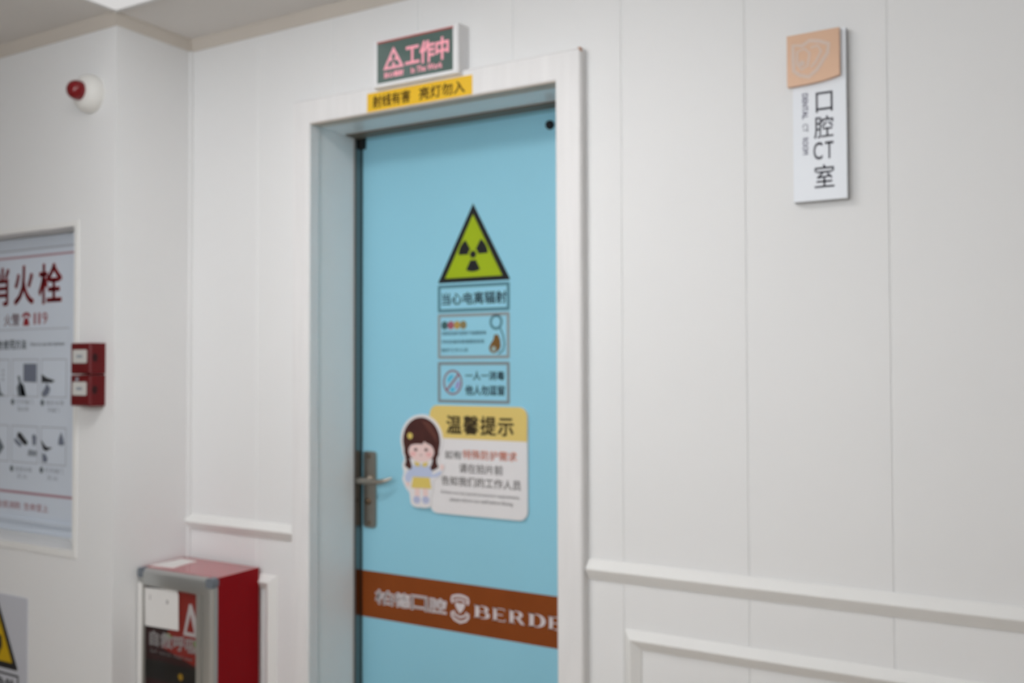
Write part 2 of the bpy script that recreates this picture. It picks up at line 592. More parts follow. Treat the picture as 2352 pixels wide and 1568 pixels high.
leg(EX0, IX0, 'casing_leg')
leg(EX1, IX1, 'casing_leg')
hb = MB()
r = 0.005
prof = [(0, 0.0), (0, AY + r), (r, AY), (0.085 - r, AY), (0.085, AY + r), (0.085, 0.013)]
n = len(prof)
vs = []
for xo, xi in ((EX0, IX0), (EX1, IX1)):
    for s, y in prof:
        k = s / 0.085
        vs.append((xo + (xi - xo) * k, y, EZ + (IZ - EZ) * k))
hb.add(vs, [(i, (i + 1) % n, (i + 1) % n + n, i + n) for i in range(n)] + [tuple(range(n)), tuple(range(n, 2 * n))])
hb.build('casing_head', 'frame_white', casing)
MB().box(IX0 + 0.001, IX1 - 0.001, AY + 0.003, 0.018, IZ - 0.0015, IZ + 0.002).build('raw_edge', 'edge_tan', casing)
MB().prism([(EX1 - 0.010, EZ + 0.0006), (EX1 + 0.0006, EZ + 0.0006), (EX1 + 0.0006, EZ - 0.011), (EX1 - 0.003, EZ - 0.007), (EX1 - 0.005, EZ - 0.003)], AY - 0.0005, AY + 0.010).build('chipped_corner', 'chip_brown', casing)
# jamb lining, white and slightly glossy
MB().box(OX0 - 0.001, OX0 + 0.004, 0.006, 0.249, 0, OZ1).build('jamb_lining', 'jamb_white', casing)
MB().box(OX1 - 0.004, OX1 + 0.001, 0.006, 0.249, 0, OZ1).build('jamb_lining', 'jamb_white', casing)
MB().box(OX0 + 0.004, OX1 - 0.004, 0.006, 0.249, OZ1 - 0.006, OZ1 + 0.001).build('head_lining', 'head_gloss', casing)
# steel stop and rubber seal round the leaf
MB().box(OX0 + 0.004, OX0 + 0.013, 0.208, 0.236, 0, OZ1 - 0.006).build('door_stop', 'steel_dark', casing)
MB().box(OX0 + 0.004, OX0 + 0.011, 0.236, 0.249, 0, OZ1 - 0.006).build('door_seal', 'gasket_black', casing)
MB().box(OX0 + 0.013, OX1 - 0.004, 0.150, 0.208, OZ1 - 0.011, OZ1 - 0.006).build('door_stop', 'bronze_dark', casing)
MB().box(OX0 + 0.013, OX1 - 0.004, 0.208, 0.249, OZ1 - 0.009, OZ1 - 0.006).build('door_seal', 'steel_bright', casing)
MB().box(OX0 + 0.004, OX0 + 0.026, 0.225, 0.249, OZ1 - 0.040, OZ1 - 0.009).build('corner_block', 'gasket_black', casing)

# ------------------------------------------------------------------ door
DY = 0.25
door = struct(empty('door_1', (-1.68, DY, 0)))
MB().box(OX0 + 0.006, OX1 - 0.006, DY, DY + 0.045, 0.008, OZ1 - 0.008).build('door_leaf', 'door_blue', door)
band = MB().box(OX0 + 0.0065, OX1 - 0.0065, DY - 0.0007, DY, 0.540, 0.706).build('brown_band', 'band_brown', door)
BY = DY - 0.0007
for ch, x0, x1 in (('柏', -2.089, -2.012), ('德', -2.005, -1.938), ('口', -1.931, -1.865), ('腔', -1.858, -1.785)):
    text(ch, x0, x1, 0.594, 0.642, BY, 'band_print', band, bold=0.05)
emblem(-1.728, 0.619, 0.070, 0.097, BY - 0.0004, 'band_print', band)


def letter(ch, x, w_, z0, h, y):
    b = MB()
    y0, y1 = y - 0.0004, y
    st, th = 0.27 * w_, 0.10 * h
    P_ = lambda u, v: (x + u * w_, z0 + v * h)
    sv = 0.06

    def rect(u0, v0, u1, v1):
        b.prism([P_(u0, v0), P_(u1, v0), P_(u1, v1), P_(u0, v1)], y0, y1)

    def bowl(cu, cv, ru, rv, tu, tv):
        o_ = [P_(cu + ru * math.cos(math.radians(a)), cv + rv * math.sin(math.radians(a))) for a in range(-90, 91, 10)]
        i_ = [P_(cu + (ru - tu) * math.cos(math.radians(a)), cv + (rv - tv) * math.sin(math.radians(a))) for a in range(-90, 91, 10)]
        b.band(o_, i_, y0, y1, closed=False)

    rect(0.06, 0, 0.32, 1)
    rect(0.0, 0, 0.40, sv)
    rect(0.0, 1 - sv, 0.40, 1)
    if ch == 'B':
        rect(0.32, .93, .58, 1); rect(.32, .50, .60, .57); rect(.32, 0, .62, .07)
        bowl(.58, .75, .34, .25, .24, .07)
        bowl(.62, .285, .38, .285, .26, .07)
    if ch == 'E':
        rect(.32, .93, .95, 1); rect(.32, .47, .80, .54); rect(.32, 0, 1.0, .07)
        rect(.90, .80, .95, 1); rect(.94, 0, 1.0, .2)
    if ch == 'R':
        rect(.32, .93, .56, 1); rect(.32, .46, .56, .53)
        bowl(.56, .73, .36, .27, .24, .07)
        b.prism([P_(.48, .47), P_(.70, .47), P_(1.05, 0), P_(.80, 0)], y0, y1)
    if ch == 'D':
        rect(.32, .93, .50, 1); rect(.32, 0, .50, .07)
        bowl(.50, .5, .50, .5, .26, .07)
    return b.build('letter', 'band_print', band)


for ch, x, w_ in (('B', -1.671, .061), ('E', -1.599, .050), ('R', -1.537, .058), ('D', -1.463, .063), ('E', -1.390, .050), ('R', -1.328, .058)):
    letter(ch, x, w_, 0.599, 0.042, BY)

# lever handle on a long rounded plate
handle = MB().prism(rrect(-2.139, -2.084, 0.863, 1.136, 0.012), DY - 0.009, DY).build('handle_plate', 'nickel', door)
MB().lathe([(0.015, 0.0), (0.015, 0.012), (0.011, 0.016), (0.010, 0.042), (0.010, 0.046)], (-2.112, DY - 0.008, 1.034), n=20).build('spindle', 'nickel', handle)
MB().tube([(-2.128, DY - 0.056, 1.035), (-2.118, DY - 0.058, 1.036), (-2.105, DY - 0.057, 1.036), (-2.07, DY - 0.055, 1.034), (-2.03, DY - 0.052, 1.036), (-2.005, DY - 0.046, 1.043), (-1.990, DY - 0.036, 1.050)],
          [0.008, 0.0115, 0.012, 0.0105, 0.009, 0.007, 0.004], flat=0.8).build('lever', 'nickel', handle)
MB().lathe([(0.011, 0.0), (0.011, 0.005), (0.008, 0.007)], (-2.117, DY - 0.009, 0.956), n=20).build('key_cylinder', 'nickel_dark', handle)
MB().lathe([(0.006, 0.0), (0.006, 0.002), (0.004, 0.003)], (-2.112, DY - 0.009, 1.118), n=14).build('screw', 'nickel_dark', handle)
MB().lathe([(0.006, 0.0), (0.006, 0.002), (0.004, 0.003)], (-2.112, DY - 0.009, 0.880), n=14).build('screw', 'nickel_dark', handle)
# black bumper near the upper corner of the leaf
MB().lathe([(0.015, 0.0), (0.015, 0.006), (0.013, 0.012), (0.008, 0.017), (0.003, 0.019)], (-1.376, DY, 2.224), n=24).build('rubber_bumper', 'black', door)

# ------------------------------------------------------------------ stickers on the door
SY = DY - 0.0006
tri = empty('warning_sticker', (-1.673, DY, 1.86))
tag(tri, 'yellow-green radiation triangle with black border stuck on the blue door', 'sticker')
T_out = [(-1.673, 1.995), (-1.815, 1.730), (-1.530, 1.730)]
MB().prism([(-1.673, 1.996), (-1.6745, 1.993), (-1.816, 1.733), (-1.814, 1.729), (-1.531, 1.729), (-1.529, 1.733)], SY, DY).build('black_border', 'black', tri)
MB().prism([(-1.673, 1.958), (-1.787, 1.745), (-1.559, 1.745)], SY - 0.0004, SY).build('yellow_field', 'warn_green', tri)
TC = (-1.673, 1.822)
MB().ell(TC[0], TC[1], 0.0125, 0.0125, SY - 0.0008, SY - 0.0004, 20).build('trefoil_hub', 'black', tri)
for a in (30, 150, 270):
    a0, a1 = a - 29, a + 29
    o_ = arc(TC[0], TC[1], 0.059, 0.059, a0, a1, 10)
    i_ = arc(TC[0], TC[1], 0.020, 0.020, a0, a1, 10)
    MB().band(o_, i_, SY - 0.0008, SY - 0.0004, closed=False).build('trefoil_blade', 'black', tri)

cap = empty('caption_sticker', (-1.674, DY, 1.63))
tag(cap, 'clear caption sticker with six dark characters, directly below the radiation triangle', 'sticker')
border(-1.818, -1.530, 1.628, 1.722, 0.011, SY, DY, 'outline_teal', cap)
text('当心电离辐射', -1.801, -1.543, 1.653, 1.694, SY + 0.0004, 'print_dark', cap, bold=0.018)

info = empty('information_sticker', (-1.674, DY, 1.47))
tag(info, 'clear information sticker with four coloured dots and a small badge pictogram', 'sticker')
border(-1.818, -1.531, 1.468, 1.622, 0.0105, SY, DY, 'outline_tan', info)
for i, (ch, m) in enumerate((('温', 'dot_green'), ('馨', 'dot_red'), ('提', 'dot_orange'), ('示', 'dot_olive'))):
    x = -1.790 + i * 0.0255
    d_ = MB().ell(x, 1.583, 0.0135, 0.0145, SY, DY, 22).build('coloured_dot', m, info)
    text(ch, x - 0.006, x + 0.006, 1.576, 1.590, SY, m.replace('dot_', 'dot_'), d_)
text('请您在拍片前取下金属首饰', -1.801, -1.622, 1.549, 1.562, SY + 0.0004, 'print_slate', info, bold=0.01)
text('孕妇及备孕者请提前告知', -1.801, -1.630, 1.520, 1.533, SY + 0.0004, 'print_slate', info, bold=0.01)
text('医护工作人员', -1.801, -1.695, 1.491, 1.504, SY + 0.0004, 'print_slate', info, bold=0.01)
MB().ribbon(arc(-1.583, 1.590, 0.021, 0.022, 0, 330, 24), 0.009, SY, DY, True).build('cord_loop', 'outline_teal', info)
MB().ribbon([(-1.568, 1.572), (-1.556, 1.545), (-1.551, 1.515), (-1.556, 1.495), (-1.575, 1.482)], 0.006, SY, DY).build('cord', 'outline_teal', info)
MB().prism([(-1.590, 1.548), (-1.575, 1.548), (-1.567, 1.530), (-1.565, 1.508), (-1.572, 1.495), (-1.590, 1.485), (-1.606, 1.490), (-1.611, 1.504), (-1.604, 1.518), (-1.594, 1.530)], SY - 0.0004, SY).build('badge', 'badge_brown', info)
MB().ell(-1.592, 1.500, 0.009, 0.009, SY - 0.0008, SY - 0.0004, 18).build('badge_window', 'badge_pale', info)

ban = empty('prohibition_sticker', (-1.674, DY, 1.32))
tag(ban, 'clear prohibition sticker with a red barred circle, lowest of the outlined stickers', 'sticker')
border(-1.818, -1.531, 1.317, 1.457, 0.0105, SY, DY, 'outline_brown', ban)
MB().band(arc(-1.757, 1.387, 0.039, 0.043, 0, 360, 32), arc(-1.757, 1.387, 0.033, 0.037, 0, 360, 32), SY, DY).build('red_ring', 'ban_red', ban)
MB().ribbon([(-1.783, 1.358), (-1.731, 1.416)], 0.007, SY - 0.0004, SY).build('red_bar', 'ban_red', ban)
MB().prism([(-1.776, 1.402), (-1.763, 1.413), (-1.752, 1.410), (-1.770, 1.390), (-1.779, 1.386)], SY, DY).build('figure', 'ban_cyan', ban)
MB().prism([(-1.768, 1.362), (-1.758, 1.372), (-1.748, 1.366), (-1.752, 1.354), (-1.764, 1.355)], SY, DY).build('figure', 'ban_cyan', ban)
MB().prism([(-1.745, 1.380), (-1.733, 1.396), (-1.727, 1.384), (-1.734, 1.366), (-1.745, 1.362)], SY, DY).build('figure', 'ban_lilac', ban)
text('一人一消毒', -1.705, -1.551, 1.396, 1.425, SY + 0.0004, 'print_dark', ban, bold=0.022)
text('他人勿逗留', -1.705, -1.551, 1.345, 1.377, SY + 0.0004, 'print_dark', ban, bold=0.022)

# ------------------------------------------------------------------ notice board with the girl
notice = empty('notice_board', (-1.66, DY, 0.94))
tag(notice, 'white and yellow rounded notice board with a cartoon girl on its left edge', 'sign')
NB0, NB1 = DY - 0.010, DY
MB().prism(rrect(-1.846, -1.460, 0.938, 1.308, 0.032, 8), NB0, NB1).build('board', 'notice_white', notice)
hd = arc(-1.460 - 0.032, 1.308 - 0.032, 0.032, 0.032, 0, 90, 8) + arc(-1.846 + 0.032, 1.308 - 0.032, 0.032, 0.032, 90, 180, 8)
MB().prism([(-1.846, 1.196), (-1.460, 1.196)] + hd, NB0 - 0.0006, NB0).build('yellow_header', 'notice_yellow', notice)
text('温馨提示', -1.775, -1.512, 1.212, 1.274, NB0 - 0.0005, 'notice_ink', notice, bold=0.025, space=1.12)
text('如有', -1.783, -1.715, 1.126, 1.155, NB0, 'notice_grey', notice, bold=0.012)
text('特殊防护需求', -1.709, -1.499, 1.129, 1.160, NB0, 'notice_red', notice, bold=0.016)
text('请在拍片前', -1.725, -1.553, 1.082, 1.113, NB0, 'notice_grey', notice, bold=0.012)
text('告知我们的工作人员', -1.796, -1.484, 1.036, 1.068, NB0, 'notice_grey', notice, bold=0.012)
text('If there are any special protection requirements,', -1.797, -1.488, 1.004, 1.018, NB0, 'notice_pale', notice, bold=0.006)
text('please inform our staff before filming', -1.762, -1.515, 0.980, 0.996, NB0, 'notice_pale', notice, bold=0.006)
# girl cut-out, layered sheets
G0 = NB0 - 0.0035
halo = MB().prism(
    [(-1.925, 0.966), (-1.915, 0.955), (-1.895, 0.951), (-1.882, 0.953), (-1.868, 0.951), (-1.845, 0.956), (-1.838, 0.966), (-1.838, 0.995), (-1.830, 1.012),
     (-1.828, 1.05), (-1.800, 1.066), (-1.784, 1.092), (-1.782, 1.108), (-1.792, 1.115), (-1.805, 1.105), (-1.806, 1.130), (-1.798, 1.15)]
    + arc(-1.879, 1.185, 0.090, 0.090, -22, 202, 26)
    + [(-1.960, 1.135), (-1.952, 1.12), (-1.962, 1.095), (-1.955, 1.070), (-1.962, 1.045), (-1.945, 1.015), (-1.930, 1.000)], G0, NB1 - 0.001).build('girl_backing', 'notice_white', notice)


def gp(name, pts, m, k):
    return MB().prism(pts, G0 - 0.0005 * (k + 1), G0 - 0.0005 * k).build(name, m, halo)


def ge(name, cx, cz, rx, rz, m, k):
    return MB().ell(cx, cz, rx, rz, G0 - 0.0005 * (k + 1), G0 - 0.0005 * k, 24).build(name, m, halo)


gp('hair', arc(-1.879, 1.183, 0.079, 0.082, -20, 200, 30) + [(-1.952, 1.135), (-1.940, 1.12), (-1.818, 1.122), (-1.806, 1.137)], 'hair_brown', 0)
gp('hair_gloss', [(-1.880, 1.255), (-1.845, 1.247), (-1.815, 1.205), (-1.812, 1.175), (-1.830, 1.200), (-1.858, 1.230)], 'hair_light', 1)
ge('face', -1.879, 1.146, 0.054, 0.036, 'skin', 1)
gp('fringe', [(-1.936, 1.165), (-1.92, 1.190), (-1.84, 1.192), (-1.822, 1.166), (-1.845, 1.172), (-1.868, 1.182), (-1.872, 1.172), (-1.900, 1.172)], 'hair_brown', 2)
ge('eye', -1.902, 1.152, 0.007, 0.0055, 'hair_light', 2)
ge('eye', -1.858, 1.153, 0.007, 0.0055, 'hair_light', 2)
ge('cheek', -1.913, 1.137, 0.012, 0.008, 'cheek', 2)
ge('cheek', -1.847, 1.137, 0.012, 0.008, 'cheek', 2)
gp('mouth', [(-1.887, 1.137), (-1.880, 1.134), (-1.873, 1.137), (-1.880, 1.131)], 'hair_light', 2)
gp('blouse', [(-1.930, 1.075), (-1.910, 1.102), (-1.850, 1.103), (-1.832, 1.078), (-1.842, 1.056), (-1.912, 1.056)], 'shirt_blue', 0)
gp('sleeve', [(-1.935, 1.078), (-1.912, 1.085), (-1.914, 1.060), (-1.930, 1.035), (-1.947, 1.042), (-1.948, 1.060)], 'shirt_blue', 1)
gp('sleeve', [(-1.845, 1.085), (-1.830, 1.068), (-1.795, 1.085), (-1.797, 1.072), (-1.815, 1.062), (-1.845, 1.058)], 'shirt_blue', 1)
ge('hand', -1.792, 1.097, 0.008, 0.010, 'skin', 1)
ge('hand', -1.936, 1.030, 0.008, 0.008, 'skin', 1)
gp('collar', [(-1.908, 1.112), (-1.884, 1.106), (-1.886, 1.094), (-1.904, 1.096)], 'clothes_yellow', 3)
gp('collar', [(-1.850, 1.112), (-1.874, 1.106), (-1.872, 1.094), (-1.854, 1.096)], 'clothes_yellow', 3)
gp('braid', [(-1.948, 1.135), (-1.932, 1.128), (-1.922, 1.104), (-1.918, 1.090), (-1.928, 1.080), (-1.950, 1.094), (-1.944, 1.110)], 'hair_brown', 2)
gp('braid', [(-1.812, 1.137), (-1.828, 1.130), (-1.834, 1.106), (-1.842, 1.092), (-1.832, 1.081), (-1.806, 1.096), (-1.814, 1.112)], 'hair_brown', 2)
gp('skirt', [(-1.914, 1.057), (-1.844, 1.058), (-1.836, 1.020), (-1.922, 1.018)], 'clothes_yellow', 1)
gp('leg', [(-1.908, 1.018), (-1.884, 1.018), (-1.886, 0.988), (-1.906, 0.988)], 'skin', 0)
gp('leg', [(-1.874, 1.018), (-1.850, 1.019), (-1.851, 0.989), (-1.870, 0.988)], 'skin', 0)
ge('shoe', -1.898, 0.978, 0.015, 0.013, 'shoe_lilac', 1)
ge('shoe', -1.860, 0.980, 0.015, 0.013, 'shoe_lilac', 1)
ge('hair_clip', -1.927, 1.199, 0.011, 0.011, 'clothes_yellow', 1)

# ------------------------------------------------------------------ lit sign above the door
ws = empty('warning_light_box', (-1.70, 0, 2.335))
tag(ws, 'white light box with glowing pink characters mounted above the door frame', 'sign')
WY = -0.060
MB().box(-1.857, -1.531, WY, 0.0, 2.336, 2.492, 0.004).build('case', 'display_case', ws)
scr = MB().box(-1.839, -1.549, WY - 0.0015, WY, 2.348, 2.476).build('screen', 'display_glass', ws)
MB().box(-1.840, -1.548, WY - 0.0020, WY, 2.476, 2.482).build('red_strip', 'display_red', ws)
EY = WY - 0.0015
text('工作中', -1.726, -1.565, 2.387, 2.454, EY, 'display_lit', scr, bold=0.03)
text('In The Work', -1.705, -1.588, 2.361, 2.379, EY, 'display_lit', scr, bold=0.03)
MB().band([(-1.774, 2.458), (-1.815, 2.388), (-1.733, 2.388)], [(-1.774, 2.440), (-1.800, 2.396), (-1.748, 2.396)], EY - 0.0004, EY).build('lit_triangle', 'display_lit', scr)
for a in (30, 150, 270):
    MB().band(arc(-1.774, 2.413, 0.016, 0.016, a - 25, a + 25, 8), arc(-1.774, 2.413, 0.005, 0.005, a - 25, a + 25, 8), EY - 0.0004, EY, closed=False).build('lit_blade', 'display_lit', scr)
text('当心辐射', -1.811, -1.735, 2.362, 2.379, EY, 'display_lit', scr, bold=0.04)

lb = empty('caption_label', (-1.70, AY, 2.271))
tag(lb, 'yellow strip label with dark characters on the door frame head', 'label')
MB().box(-1.900, -1.495, AY - 0.0012, AY, 2.2705, 2.331).build('yellow_strip', 'label_yellow', lb)
text('射线有害', -1.877, -1.728, 2.281, 2.320, AY - 0.0012, 'label_ink', lb, bold=0.02)
text('亮灯勿入', -1.692, -1.522, 2.281, 2.319, AY - 0.0012, 'label_ink', lb, bold=0.02)

# ------------------------------------------------------------------ room plate
rp = empty('room_plate', (-0.475, 0, 1.855))
tag(rp, 'tall white room plate with copper square and vertical grey characters on panelled wall', 'sign')
MB().box(-0.541, -0.411, -0.024, 0.0, 1.855, 2.280, 0.0015).build('backing', 'plate_edge_shaded', rp)
MB().box(-0.5405, -0.4115, -0.0255, -0.0235, 1.856, 2.279).build('face_plate', 'plate_white', rp)
cp_ = [(-0.551, 2.276), (-0.424, 2.277)]
low = [(-0.424, 2.160), (-0.445, 2.1545), (-0.470, 2.1505), (-0.500, 2.148), (-0.530, 2.1468), (-0.551, 2.1465)]
cs = MB().prism(cp_ + low, -0.040, -0.0255).build('copper_square', 'copper', rp)
emb = MB()
cy0, cy1 = -0.0404, -0.0400
U = lambda u, v: (-0.551 + u * 0.127, 2.1465 + v * 0.130)
sh = [U(.12, .80), U(.30, .76), U(.44, .84), U(.62, .80), U(.80, .72), U(.78, .55), U(.70, .44), U(.58, .26), U(.42, .14), U(.24, .20), U(.13, .30), U(.12, .55)]
emb.ribbon(sh, 0.0095, cy0, cy1, True)
emb.ribbon([U(.20, .66), U(.34, .70), U(.44, .60), U(.40, .36), U(.28, .30), U(.20, .42)], 0.0060, cy0, cy1, True)
emb.ribbon([U(.46, .70), U(.60, .72), U(.66, .60), U(.56, .42), U(.46, .32)], 0.0060, cy0, cy1)
emb.ell(*U(.29, .42), .0075, .0075, cy0, cy1, 16)
emb.build('crest_emblem', 'copper_print', cs)
PYF = -0.0255
text('口', -0.484, -0.444, 2.076, 2.126, PYF, 'plate_ink', rp, bold=0.006)
text('腔', -0.489, -0.443, 2.011, 2.066, PYF, 'plate_ink', rp, bold=0.006)
text('CT', -0.491, -0.443, 1.958, 2.001, PYF, 'plate_ink', rp, bold=0.008, space=1.25)
text('室', -0.489, -0.442, 1.887, 1.944, PYF, 'plate_ink', rp, bold=0.006)
text('DENTAL', -0.517, -0.504, 2.064, 2.128, PYF, 'plate_ink_pale', rp, bold=0.01, rot=-PI / 2)
text('CT', -0.517, -0.504, 2.031, 2.051, PYF, 'plate_ink_pale', rp, bold=0.01, rot=-PI / 2)
text('ROOM', -0.517, -0.504, 1.974, 2.016, PYF, 'plate_ink_pale', rp, bold=0.01, rot=-PI / 2)

# ------------------------------------------------------------------ alarm beacon
al = empty('alarm_beacon', (-2.898, YL, 2.405))
tag(al, 'round white wall alarm with a red beacon lens near the ceiling', 'alarm')
AC = (-2.898, YL, 2.405)
MB().lathe([(0.067, 0.0), (0.068, 0.010), (0.066, 0.022), (0.060, 0.036), (0.050, 0.046), (0.036, 0.051)], AC, n=40).build('base', 'alarm_white', al)
MB().lathe([(0.034, 0.048), (0.0345, 0.060), (0.032, 0.073), (0.026, 0.084), (0.016, 0.091), (0.005, 0.094)], AC, n=32).build('red_lens', 'alarm_red', al)

# ------------------------------------------------------------------ call points
def call_point(name, z0, z1, label, marks):
    t = empty(name, (-2.868, YL, z0))
    tag(t, label, 'fire alarm', 'red call points on the projecting wall')
    b = MB()
    x0, x1, y0 = -2.922, -2.815, YL - 0.060
    b.box(x0, x1, y0, YL, z0, z1, 0.005)
    b.build('housing', 'call_red', t)
    zc = (z0 + z1) / 2
    pl = MB().prism(rrect(-2.907, -2.832, zc - 0.016, zc + 0.030, 0.005), y0 - 0.002, y0).build('white_window', 'call_label', t)
    MB().prism(rrect(-2.885, -2.854, zc + 0.002, zc + 0.012, 0.003), y0 - 0.0024, y0 - 0.002).build('window_print', 'poster_soft', pl)
    # oval key recess on the right flank
    vs, n = [], 20
    for d in (0.0, 0.0015):
        for i in range(n):
            a = 2 * PI * i / n
            vs.append((x1 + d, y0 + 0.018 + 0.010 * math.cos(a), zc + 0.003 + 0.015 * math.sin(a)))
    MB().add(vs, [tuple(range(n)), tuple(range(n, 2 * n))] + [(i, (i + 1) % n, (i + 1) % n + n, i + n) for i in range(n)]).build('key_slot', 'call_dark', t)
    if marks:
        MB().prism(rrect(-2.892, -2.876, z1 - 0.020, z1 - 0.008, 0.003), y0 - 0.001, y0).build('indicator', 'poster_soft', t)
    return t


call_point('fire_call_point', 1.4195, 1.526, 'red fire call point with white window, upper of the stacked pair', False)
call_point('fire_call_point', 1.309, 1.4155, 'red fire call point with white window, lower of the stacked pair', True)

# ------------------------------------------------------------------ hydrant cabinet door in the niche
fr = MB().band([(NX0 - .02, NZ0 - .025), (NX1 + .02, NZ0 - .025), (NX1 + .02, NZ1 + .02), (NX0 - .02, NZ1 + .02)],
               [(NX0, NZ0), (NX1, NZ0), (NX1, NZ1), (NX0, NZ1)], YL - 0.005, YL).build('trim_8', 'trim_cream')
struct(fr)
hy = empty('hydrant_cabinet', (-3.41, NY, NZ0))
tag(hy, 'pale recessed hydrant cabinet door with red characters and small black pictograms', 'cabinet')
HY = NY - 0.014
MB().box(NX0 + 0.004, NX1 - 0.004, HY, NY, NZ0 + 0.018, NZ1 - 0.004).build('door_panel', 'panel_blue_white', hy)
MB().box(NX0 + 0.004, NX1 - 0.004, HY - 0.012, HY, NZ0 + 0.058, NZ0 + 0.070).build('ledge', 'panel_blue_white', hy)


def bar(x0, x1, z0, z1, m, name='printed_line'):
    return MB().box(x0, x1, HY - 0.0006, HY, z0, z1).build(name, m, hy)


bar(-3.80, -3.02, 1.893, 1.899, 'poster_grey')  # poster positions taken from image pixels, projected through the camera onto the recessed panel
bar(-3.82, -2.995, 1.864, 1.872, 'poster_pink')
bar(-3.70, -3.13, 1.586, 1.590, 'poster_grey')
bar(-3.82, -2.995, 0.956, 0.966, 'poster_pink')
text('消', -3.640, -3.508, 1.684, 1.830, HY, 'poster_red', hy, bold=0.02)
text('火', -3.472, -3.350, 1.686, 1.832, HY, 'poster_red', hy, bold=0.022)
text('栓', -3.316, -3.178, 1.684, 1.832, HY, 'poster_red', hy, bold=0.022)
text('火警', -3.538, -3.436, 1.603, 1.650, HY, 'poster_red', hy, bold=0.005)
b = MB()
b.ribbon(arc(-3.394, 1.630, 0.024, 0.018, 15, 165, 12), 0.012, HY - 0.0006, HY)
b.prism([(-3.414, 1.602), (-3.374, 1.602), (-3.378, 1.622), (-3.388, 1.634), (-3.400, 1.634), (-3.410, 1.622)], HY - 0.0006, HY)
b.build('telephone_mark', 'poster_red', hy)
for ch, x0, x1 in (('1', -3.346, -3.334), ('1', -3.318, -3.306), ('9', -3.292, -3.262)):
    text(ch, x0, x1, 1.606, 1.650, HY, 'poster_red', hy)
for i, ch in enumerate('消火栓使用方法'):
    text(ch, -3.655 + i * 0.0382, -3.655 + i * 0.0382 + 0.034, 1.512, 1.548, HY, 'poster_ink', hy, bold=0.02)
text('How to use the hydrant', -3.365, -3.158, 1.519, 1.538, HY, 'poster_soft', hy, bold=0.01)
for x0, x1 in ((-3.670, -3.500), (-3.482, -3.313), (-3.296, -3.142)):
    for z0, z1 in ((1.328, 1.474), (1.075, 1.218)):
        MB().band([(x0, z0), (x1, z0), (x1, z1), (x0, z1)], [(x0 + .004, z0 + .004), (x1 - .004, z0 + .004), (x1 - .004, z1 - .004), (x0 + .004, z1 - .004)],
                  HY - 0.0006, HY).build('picture_frame', 'poster_grey', hy)


def pic(pts, m):
    return MB().prism(pts, HY - 0.0010, HY).build('pictogram', m, hy)


pic([(-3.408, 1.386), (-3.325, 1.384), (-3.325, 1.456), (-3.408, 1.456)], 'poster_slate')
pic([(-3.446, 1.408), (-3.432, 1.410), (-3.424, 1.385), (-3.404, 1.372), (-3.388, 1.330), (-3.440, 1.330), (-3.450, 1.365), (-3.436, 1.380)], 'poster_ink')
pic([(-3.432, 1.384), (-3.410, 1.372), (-3.390, 1.332), (-3.420, 1.332)], 'poster_black')
pic([(-3.294, 1.416), (-3.262, 1.402), (-3.212, 1.392), (-3.230, 1.384), (-3.292, 1.384)], 'poster_black')
pic([(-3.262, 1.382), (-3.240, 1.362), (-3.250, 1.340), (-3.280, 1.328), (-3.292, 1.342), (-3.275, 1.362)], 'poster_slate')
pic([(-3.600, 1.390), (-3.572, 1.392), (-3.556, 1.345), (-3.530, 1.330), (-3.610, 1.330)], 'poster_ink')
for z in (1.425, 1.408, 1.390):
    pic([(-3.545, z), (-3.535, z), (-3.535, z + .008), (-3.545, z + .008)], 'poster_soft')
pic([(-3.438, 1.192), (-3.422, 1.190), (-3.376, 1.155), (-3.384, 1.143), (-3.404, 1.146), (-3.446, 1.176)], 'poster_black')
pic([(-3.466, 1.164), (-3.452, 1.168), (-3.415, 1.146), (-3.422, 1.134), (-3.452, 1.148)], 'poster_slate')
pic([(-3.350, 1.182), (-3.338, 1.188), (-3.324, 1.180), (-3.326, 1.146), (-3.344, 1.144)], 'poster_slate')
pic([(-3.376, 1.104), (-3.322, 1.104), (-3.318, 1.124), (-3.372, 1.128)], 'poster_soft')
pic([(-3.294, 1.168), (-3.282, 1.158), (-3.262, 1.142), (-3.224, 1.140), (-3.262, 1.126), (-3.280, 1.132)], 'poster_black')
pic([(-3.286, 1.118), (-3.266, 1.114), (-3.252, 1.098), (-3.258, 1.084), (-3.282, 1.084)], 'poster_slate')
pic([(-3.172, 1.200), (-3.160, 1.178), (-3.152, 1.156), (-3.168, 1.150), (-3.190, 1.154), (-3.186, 1.176)], 'poster_slate')
pic([(-3.610, 1.160), (-3.560, 1.165), (-3.530, 1.130), (-3.560, 1.100), (-3.600, 1.110)], 'poster_ink')
for x, z, a, c in ((-3.476, 1.308, '打开箱门', '取水带'), (-3.288, 1.308, '接好水带', '开阀门'), (-3.478, 1.050, '连接水枪', '灭火'), (-3.290, 1.054, '打开阀门', '灭火')):
    d_ = MB().ell(x, z, 0.011, 0.012, HY - 0.0008, HY, 16).build('bullet', 'poster_ink', hy)
    text(a, x + 0.020, x + 0.130, z - 0.009, z + 0.010, HY, 'poster_soft', hy)
    text(c, x + 0.032, x + 0.102, z - 0.036, z - 0.018, HY, 'poster_soft', hy)
text('全民消防', -3.572, -3.420, 0.896, 0.924, HY, 'poster_red', hy)
text('生命至上', -3.398, -3.246, 0.896, 0.924, HY, 'poster_red', hy)

